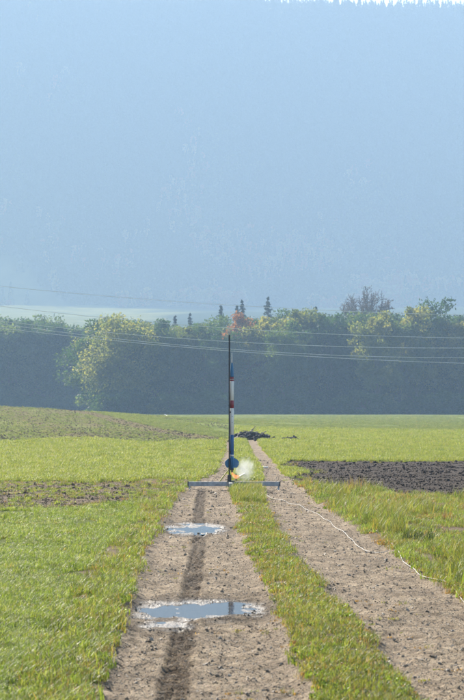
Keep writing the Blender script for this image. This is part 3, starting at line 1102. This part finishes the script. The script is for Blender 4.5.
weed('dry_weed', 'reddish brown dry weed clump at the near edge of the ploughed field', 355, 493, blades(101, 60, .16, .15, .42, .008, 0.5, M_weed, 4), 1.0)
weed('dry_weed', 'small rusty dry weed on the verge next to the dark tussock', 447, 520, blades(102, 40, .12, .10, .30, .007, 0.6, M_weed, 4), 0.9)
weed('grass_tussock', 'dark green grass tussock on the verge beside the white cable', 418, 541, blades(103, 150, .20, .10, .26, .010, 0.7, M_tus, 4), 1.0)

# ---------------------------------------------------------------- trees
ST_GREEN = [(0.0, (0.006, 0.018, 0.007)), (0.5, (0.024, 0.050, 0.012)), (1.0, (0.090, 0.115, 0.028))]
ST_YEL = [(0.0, (0.022, 0.040, 0.010)), (0.5, (0.080, 0.10, 0.023)), (1.0, (0.20, 0.18, 0.05))]
ST_RED = [(0.0, (0.09, 0.05, 0.02)), (0.5, (0.17, 0.075, 0.03)), (1.0, (0.22, 0.12, 0.045))]
M_green = mat_leaf('green_foliage', ST_GREEN, 0.52, 0.6, 0.45, 0.1, 2.0)
M_yel = mat_leaf('yellowing_foliage', ST_YEL, 0.52, 0.6, 0.4, 0.1, 2.0)
M_redl = mat_leaf('russet_foliage', ST_RED, 0.52, 0.6, 0.3, 0.1, 2.0)
M_fgreen = mat_leaf('far_green_foliage', ST_GREEN, 0.3, 0.9, 0.45, 0.02)
M_fyel = mat_leaf('far_yellow_foliage', [(0.0, (0.09, 0.10, 0.03)), (1.0, (0.24, 0.21, 0.07))], 0.3, 0.9, 0.4, 0.02)
M_fred = mat_leaf('far_russet_foliage', ST_RED, 0.3, 0.9, 0.3, 0.02)
M_needle = mat_leaf('needles', [(0.0, (0.012, 0.026, 0.014)), (1.0, (0.03, 0.05, 0.022))], 0.12, 0.6, 0.3)
M_brownl = mat_leaf('sparse_brown_leaves', [(0.0, (0.06, 0.045, 0.022)), (1.0, (0.12, 0.085, 0.04))], 0.3, 0.6, 0.2)


def leaf_quads(r, C, size):
    n = len(C)
    u = r.normal(size=(n, 3)); u /= np.linalg.norm(u, axis=1)[:, None]
    w = r.normal(size=(n, 3)); w -= (w * u).sum(1)[:, None] * u; w /= np.linalg.norm(w, axis=1)[:, None]
    s = size * r.uniform(0.6, 1.3, n)[:, None]
    V = np.stack([C - u * s, C - w * s * 0.55, C + u * s, C + w * s * 0.55], 1).reshape(-1, 3)
    return V, np.arange(4 * n).reshape(-1, 4)


def crown_mesh(seed, H, Rr, zlo, mat, n_blob=58, per=185, size=0.22, skirt=True):
    r = np.random.default_rng(seed)
    cz, hz = (H + zlo) / 2, (H - zlo) / 2
    C, A = [], []
    tips = []
    for b in range(n_blob):
        d = r.normal(size=3); d /= np.linalg.norm(d)
        q = r.uniform(0.45, 0.9)
        if skirt and d[2] < 0:
            d[:2] *= min(2.2, 0.92 / max(0.2, math.hypot(d[0], d[1])))
        ctr = np.array([d[0] * Rr * q, d[1] * Rr * q, cz + d[2] * hz * q])
        br = r.uniform(0.15, 0.33) * Rr * 1.1
        br = min(br, H - ctr[2]) if ctr[2] > cz else br
        tips.append((ctr, br))
        e = r.normal(size=(per, 3)); e /= np.linalg.norm(e, axis=1)[:, None]
        rad = br * r.uniform(0.35, 1.12, per)[:, None]
        P = ctr + e * rad * np.array([1, 1, 0.8])
        C.append(P)
        A.append(np.clip(r.uniform(0, 1) * 0.6 + r.uniform(0, 0.4, per), 0, 1))
    C, A = np.concatenate(C), np.concatenate(A)
    k = C[:, 2] > 0.15
    C, A = C[k], A[k]
    V, F = leaf_quads(r, C, size)
    me = mesh_from('crown', V, F, mat)
    attr(me, 'v', np.repeat(A, 4))
    return me, tips


def trunk_mesh(seed, H, tips, mat, r0=0.32):
    r = np.random.default_rng(seed)
    b = MB()
    n = 8
    pts = [(r.normal(0, .12) * i / n * 2, r.normal(0, .12) * i / n * 2, H * 0.8 * i / n - 0.2) for i in range(n + 1)]
    b.tube(pts, [r0 * (1 - 0.85 * i / n) for i in range(n + 1)], 9)
    for ctr, br in tips[::5]:
        s = min(max(ctr[2] * r.uniform(0.35, 0.6), 1.0), H * 0.7)
        i = s / (H * 0.8) * n
        p0 = Vector(pts[int(i)]).lerp(Vector(pts[min(n, int(i) + 1)]), i - int(i))
        p2 = Vector(ctr)
        mid = (p0 + p2) / 2 + Vector((0, 0, 0.6))
        b.tube([p0, mid, p2], [0.11, 0.07, 0.02], 5)
    return mesh_from('trunk', b.v, b.f, mat, True)


protos = []          # (crown mesh, trunk mesh, height, radius)
SPEC = [(201, 18.0, 5.4, 0.6, M_green), (202, 18.0, 4.8, 1.0, M_yel), (203, 17.0, 5.8, 0.4, M_green),
        (204, 16.0, 4.6, 0.8, M_yel), (205, 17.5, 5.0, 0.5, M_green)]
for sd, H, Rr, zl, mt in SPEC:
    me, tips = crown_mesh(sd, H, Rr, zl, mt)
    protos.append((me, trunk_mesh(sd + 50, H, tips, M_bark), H, Rr))
bigm, btips = crown_mesh(230, 18.4, 8.0, 0.3, M_yel, 150, 150, 0.23)
big = (bigm, trunk_mesh(280, 18.4, btips, M_bark, 0.5), 18.4, 8.0)
redm, rtips = crown_mesh(231, 18.0, 4.4, 3.0, M_redl, 60, 150, 0.2, False)
red = (redm, trunk_mesh(281, 18.0, rtips, M_bark), 18.0, 4.4)


def tree(nm, proto, x, y, label, cat='tree', group=None, h=None, rz=0.0, wide=1.0):
    root = empty(nm, (x, y, float(height(x, y, False)) - 0.1), rz)
    s = (h or proto[2]) / proto[2]
    root.scale = (s * wide, s * wide, s)
    tag(root, label, cat, group)
    obj('trunk', proto[1], root)
    obj('crown', proto[0], root)
    return root


def PXX(px, d): return (px - 232) / FPX * d


tree('broad_tree', big, PXX(122, 350), 352, 'broad yellow green tree standing forward at the left end of the wood edge', rz=0.6)
tree('russet_tree', red, PXX(241, 358), 358, 'russet orange tree rising from the wood edge behind the rocket rail', h=19.0)
r = random.Random(5)
tops = [(150, 322), (178, 321), (205, 320), (228, 322), (262, 311), (285, 309), (306, 312), (328, 311), (352, 312), (376, 308), (398, 307), (420, 306), (442, 307), (463, 308), (486, 309), (508, 308), (530, 310)]
EDGE = ['tree pressed against the flank of the broad tree', 'tree at the wood edge below the small spruce tip', 'tree at the wood edge between slim spruce tip and rail tip',
        'tree at the wood edge directly behind the rocket rail', 'tree at the wood edge touching the russet tree, below the tallest spruce', 'tree at the wood edge just past the tallest spruce',
        'tree at the wood edge just before the lone dark spruce', 'tree at the wood edge between the lone dark spruce and bare tree', 'tree at the wood edge under the thin side of the bare tree',
        'tree at the wood edge straight in front of the bare tree', 'tree at the wood edge next past the bare tree']
for i, (px, py) in enumerate(tops):
    d = 352 + r.uniform(-6, 5)
    h = (405 - py) / FPX * d + 1.6 + r.uniform(-0.6, 2.8)
    k = [0, 1, 2, 4, 3][i % 5] if i != 13 else 1
    yel = SPEC[k][4] is M_yel
    tree('deciduous_tree', protos[k], PXX(px, d) + r.uniform(-.6, .6), d,
         ('yellowing ' if yel else 'green ') + (EDGE[i] if i < len(EDGE) else 'tree in the even row at the wood edge beyond the bare tree'),
         group='yellowing trees at the wood edge' if yel else 'green trees at the wood edge', h=h, rz=r.uniform(0, 6), wide=r.uniform(0.85, 1.08))
for row, (d0, n) in enumerate(((361, 19), (372, 17), (384, 15))):
    for i in range(n):
        px = 100 + (540 - 100) * (i + 0.5 * (row % 2)) / n
        d = d0 + r.uniform(-3, 3)
        py = float(np.interp(px, [0, 140, 200, 240, 300, 540], [322, 318, 322, 316, 314, 312])) + r.uniform(1, 9)
        h = ((405 - py) / FPX * d + 1.6) * 1.10
        k = r.choice([0, 2, 4, 1])
        yel = SPEC[k][4] is M_yel
        tree('deciduous_tree', protos[k], PXX(px, d), d,
             'yellowing deciduous tree standing deeper inside the wood' if yel else 'green deciduous tree standing deeper inside the wood',
             group='yellowing trees inside the wood' if yel else 'green trees inside the wood', h=h, rz=r.uniform(0, 6), wide=r.uniform(0.95, 1.2))
bush_p = []
for sd, mt in ((240, M_green), (241, M_yel)):
    bm_, bt = crown_mesh(sd, 4.0, 3.2, -1.0, mt, 30, 110, 0.2)
    bush_p.append((bm_, trunk_mesh(sd + 40, 3.0, bt, M_bark, 0.1), 4.0, 3.2))
for i in range(16):
    px, d = -40 + 150 * i / 16 + r.uniform(-3, 3), 417 + r.uniform(-2, 2)
    tree('bush', bush_p[0], PXX(px, d), d, 'dark bush at the foot of the wood set back on the left', 'bush', 'bushes of the wood set back on the left', r.uniform(3, 5), r.uniform(0, 6), r.uniform(1, 1.4))
for i in range(22):
    px = 112 + 430 * i / 22 + r.uniform(-6, 6)
    d = 343.5 + r.uniform(-1.5, 1.5)
    k = 1 if r.random() < 0.25 else 0
    tree('bush', bush_p[k], PXX(px, d), d, 'yellowish bush at the foot of the wood edge' if k else 'dark green bush at the foot of the wood edge', 'bush',
         'yellowish bushes at the wood edge' if k else 'green bushes at the wood edge', r.uniform(2.5, 4.8), r.uniform(0, 6), r.uniform(1, 1.4))
for i in range(26):
    px, d = 100 + 440 * i / 26 + r.uniform(-4, 4), 357 + r.uniform(-2, 9)
    tree('bush', bush_p[0], PXX(px, d), d, 'dark bush in the shade under the trees of the wood', 'bush', 'bushes under the trees of the wood', r.uniform(3, 5), r.uniform(0, 6), r.uniform(1.1, 1.5))
# the darker wood farther back on the left
for row, (d0, n) in enumerate(((425, 11), (437, 11), (450, 10))):
    for i in range(n):
        px = -45 + 150 * (i + 0.5 * (row % 2)) / n
        d = d0 + r.uniform(-4, 4)
        py = float(np.interp(px, [-60, 20, 45, 70, 110], [317, 318, 317, 325, 323])) + r.uniform(-1, 6)
        h = ((405 - py) / FPX * d + 1.6) * 1.06
        tree('deciduous_tree', protos[r.choice([0, 2, 4])], PXX(px, d), d, 'green tree in the bluish wood set back behind the broad tree',
             group='trees of the wood set back on the left', h=h, rz=r.uniform(0, 6), wide=r.uniform(1.0, 1.25))


def spruce_meshes(seed, H):
    q = np.random.default_rng(seed)
    C, A = [], []
    for t in range(30):
        f = t / 29
        for b in range(8):
            ff = min(1, max(0, f + q.uniform(-.013, .013)))
            z = H * (0.12 + 0.88 * ff)
            Rr = (1 - ff) ** 0.72 * H * 0.185 + 0.06
            a = q.uniform(0, 6.283)
            n = 14
            s = np.linspace(0.1, 1, n)
            L = Rr * q.uniform(0.45, 1.15)
            P = np.stack([np.cos(a) * L * s, np.sin(a) * L * s, z - 0.28 * L * s + 0.12 * L * s ** 3], 1) + q.normal(0, 0.09, (n, 3))
            C.append(P)
            A.append(q.uniform(0, 1, n))
    C, A = np.concatenate(C), np.concatenate(A)
    V, F = leaf_quads(q, C, 0.17)
    cm = mesh_from('crown', V, F, M_needle)
    attr(cm, 'v', np.repeat(A, 4))
    b = MB().tube([(0, 0, -0.2), (0, 0, H * .5), (0, 0, H * 0.99)], [0.3, 0.17, 0.02], 8)
    return cm, mesh_from('trunk', b.v, b.f, M_bark, True), H, 3


spr = [spruce_meshes(301, 21.0), spruce_meshes(302, 21.0)]
for i, (px, py, lab) in enumerate(((175, 316, 'small spruce tip over the wood, between the broad tree and other spruces'), (190, 314, 'slim spruce tip over the wood next to the smaller spruce tip'),
                                   (221, 306, 'dark spruce rising above the wood just beside the rail tip'), (242, 301, 'tall spruce rising behind the russet tree'),
                                   (237, 306, 'shorter spruce pressed against the tall one behind the russet tree'), (268, 298, 'tallest spruce standing alone beyond the russet tree'), (316, 307, 'dark spruce between the russet and the bare tree'))):
    d = 398 + 3 * (i % 3)
    tree('spruce_tree', spr[i % 2], PXX(px, d), d, lab, 'spruce', None, (405 - py) / FPX * d + 1.6, i * 1.3)


def bare_meshes(seed, H, Rr=5.6):
    q = np.random.default_rng(seed)
    b = MB()
    pts = [Vector((0.25 * math.sin(i * 1.3), 0.2 * math.cos(i * 1.7), H * 0.72 * i / 8 - 0.2)) for i in range(9)]
    b.tube(pts, [0.45 * (1 - 0.8 * i / 8) for i in range(9)], 8)
    leaves = []
    for k in range(80):                                   # limbs ending all over an open rounded crown
        d = q.normal(size=3); d /= np.linalg.norm(d)
        d[2] = abs(d[2]) if q.uniform() < 0.7 else d[2]
        f = q.uniform(0.6, 1.0)
        tip = Vector((d[0] * Rr * f, d[1] * Rr * f, H * 0.79 + d[2] * H * 0.205 * f))
        s0 = q.uniform(0.45, 1.0)
        i = min(7, int(s0 * 8))
        p0 = pts[i].lerp(pts[i + 1], s0 * 8 - i if i < 7 else 1.0)
        if p0.z > tip.z - 0.5: p0 = pts[4]
        m1 = p0.lerp(tip, 0.35) + Vector((q.normal(0, .3), q.normal(0, .3), 0.2))
        m2 = p0.lerp(tip, 0.7) + Vector((q.normal(0, .35), q.normal(0, .35), 0.5))
        b.tube([p0, m1, m2, tip], [0.14, 0.10, 0.07, 0.04], 4, cap=False)
        for j in range(15):                               # twigs
            t = q.uniform(0.35, 1.0)
            a0 = m1.lerp(m2, (t - .35) / .35) if t < 0.7 else m2.lerp(tip, (t - .7) / .3)
            w = Vector(q.normal(size=3)).normalized()
            w.z = w.z * 0.6 + 0.35
            L = q.uniform(0.5, 1.3)
            a1 = a0 + w * L * 0.5
            a2 = a0 + w * L + Vector((q.normal(0, .12), q.normal(0, .12), q.uniform(-.1, .2)))
            b.tube([a0, a1, a2], [0.055, 0.045, 0.03], 3, cap=False)
            for e in range(3):
                leaves.append(a1.lerp(a2, q.uniform(0, 1.1)) + Vector(q.normal(0, .12, 3)))
    tm = mesh_from('trunk', b.v, b.f, M_bark, True)
    T = np.array([tuple(v) for v in leaves])
    V, F = leaf_quads(q, T, 0.115)
    cm = mesh_from('crown', V, F, M_brownl)
    attr(cm, 'v', np.repeat(q.uniform(0, 1, len(T)), 4))
    return cm, tm, H, Rr


bare = bare_meshes(14, 24.0)
tree('bare_tree', bare, PXX(366, 392), 392, 'nearly leafless tree with open brown branches above the wood', h=(405 - 284) / FPX * 392 + 1.6)

# forest on the mountain: one mass
low = []
for i, (mt, Rr, H) in enumerate(((M_fgreen, 5.0, 15), (M_fgreen, 5.5, 17), (M_fyel, 5.0, 15), (M_fred, 4.8, 14))):
    q = np.random.default_rng(400 + i)
    e = q.normal(size=(150, 3)); e /= np.linalg.norm(e, axis=1)[:, None]
    C = e * np.array([Rr, Rr, H * 0.45]) * q.uniform(0.6, 1.05, (150, 1)) + np.array([0, 0, H * 0.52])
    V, F = leaf_quads(q, C, 1.5)
    me = mesh_from('far_crown', V, F, mt)
    attr(me, 'v', np.repeat(q.uniform(0, 1, 150), 4))
    low.append(me)
for i in range(2):
    q = np.random.default_rng(420 + i)
    f = q.uniform(0, 1, 150) ** 1.3
    a = q.uniform(0, 6.283, 150)
    Rr = (1 - f) * 3.4 + 0.2
    C = np.stack([np.cos(a) * Rr, np.sin(a) * Rr, 1 + 20 * f], 1)
    V, F = leaf_quads(q, C, 1.1)
    me = mesh_from('far_spruce', V, F, M_needle)
    attr(me, 'v', np.repeat(q.uniform(0, 1, 150), 4))
    low.append(me)
n = 28000
y = 1330 + 540 * rng.uniform(0, 1, n) ** 0.85
x = rng.uniform(-1, 1, n) * (0.118 * y + 180)
meadow = (meadow_mask(x, y) > 0.5) & (rng.uniform(0, 1, n) > 0.004 + 0.12 * (fbm(x / 30, y / 60, 57, 2) > 0.66))
meadow |= (y + 130 * (fbm(x / 45, y / 70, 58, 3) - 0.5) < 1425)
x, y = x[~meadow], y[~meadow]
z = height(x, y, False) - 0.5
s = rng.uniform(0.5, 0.85, len(x))
aut = fbm(x / 55, y / 55, 53, 3) + rng.uniform(-.1, .1, len(x))
con = fbm(x / 120, y / 120, 54, 3) + rng.uniform(-.14, .14, len(x)) + 0.20 * sstep(1500, 1790, y)
idx = np.where(con > 0.56, rng.integers(4, 6, len(x)), np.where(aut > 0.55, rng.integers(2, 4, len(x)), rng.integers(0, 2, len(x))))
scatter('mountain_forest', 'mixed autumn forest covering the hazy mountain slope', np.stack([x, y, z], 1),
        np.stack([0 * x, 0 * x, rng.uniform(0, 6.28, len(x))], 1), np.stack([s, s, s * rng.uniform(0.8, 1.2, len(x))], 1), idx, low)

# ---------------------------------------------------------------- power line
WD = 190.0
M_wire = mat_plain('wire', (0.62, 0.62, 0.62), 0.4, 0.8, 0.5, 0.1, 2)
M_pole = mat_plain('pole_wood', (0.13, 0.10, 0.075), 0.85, 0, 0.3, 0.3, 4, 0.5)
WIRES = [  # height profile in picture rows at px 0, 116, 232, 348, 464
    ((0, 286), (116, 297), (232, 305), (348, 311), (464, 315), 0.0),
    ((0, 306), (116, 319), (232, 328.5), (348, 334.5), (464, 338), 0.5),
    ((0, 321), (116, 333), (232, 342), (348, 346.5), (464, 348), 1.0),
    ((0, 324), (116, 338), (232, 349.5), (348, 356), (464, 357.5), 1.6),
    ((0, 328), (116, 340.5), (232, 351), (348, 359), (464, 363), 2.1)]
XL, XR = PXX(-60, WD), PXX(524, WD)
WLAB = ['topmost power line wire of five strung above the field', 'second highest power line wire of five above the field', 'middle power line wire of five above the field', 'second lowest power line wire of five above the field', 'lowest power line wire of five above the field']
ends = [[], []]
for W, lab in zip(WIRES, WLAB):
    px = np.array([w[0] for w in W[:5]], float)
    py = np.array([w[1] for w in W[:5]], float)
    co = np.polyfit(px, py, 2)
    d = WD + W[5]
    q = np.linspace(-60, 524, 45)
    pts = [(PXX(a, d), d, CAM_H + (405 - np.polyval(co, a)) / FPX * d) for a in q]
    o = MB().tube(pts, 0.021, 5).build('power_line_wire', M_wire, None, True)
    tag(o, lab, 'wire', None)
    ends[0].append(pts[0]); ends[1].append(pts[-1])
for e, lab in zip(ends, ('wooden pole carrying the high ends of the wires', 'wooden pole carrying the low ends of the wires')):
    px_ = sum(p[0] for p in e) / 5
    top = max(p[2] for p in e) + 0.5
    zb = float(height(px_, WD + 1, False))
    root = empty('utility_pole', (px_, WD + 0.75, zb - 0.3))
    tag(root, lab, 'utility pole')
    MB().tube([(0, 0, 0), (0, 0, top - zb + 0.3)], [0.16, 0.11], 12).build('pole', M_pole, root, True)
    for p in e:
        lx, ly, lz = p[0] - px_, p[1] - WD - 0.75, p[2] - zb + 0.3
        MB().tube([(0, 0, lz - 0.12), (lx, ly, lz - 0.12)], 0.035, 6).build('bracket', M_steel, root)
        MB().lathe([(0.02, lz - 0.12), (0.05, lz - 0.10), (0.03, lz - 0.06), (0.045, lz - 0.03), (0.02, lz)], 10, (lx, ly)).build('insulator', M_white, root, True)

# ---------------------------------------------------------------- haze
m = NT('haze_air')
pv = m.n('ShaderNodeVolumePrincipled')
pv.inputs['Color'].default_value = (0.25, 0.373, 0.56, 1)
pv.inputs['Absorption Color'].default_value = (0.56, 0.58, 0.65, 1)
pv.inputs['Density'].default_value = 0.00094
pv.inputs['Anisotropy'].default_value = -0.04
m.l(pv.outputs[0], m.out.inputs['Volume'])
hz = MB().box((0, 1150, 196), (4100, 2960, 398)).build('haze', m.m)
tag(hz, 'pale blue haze filling the valley air', kind='stuff')
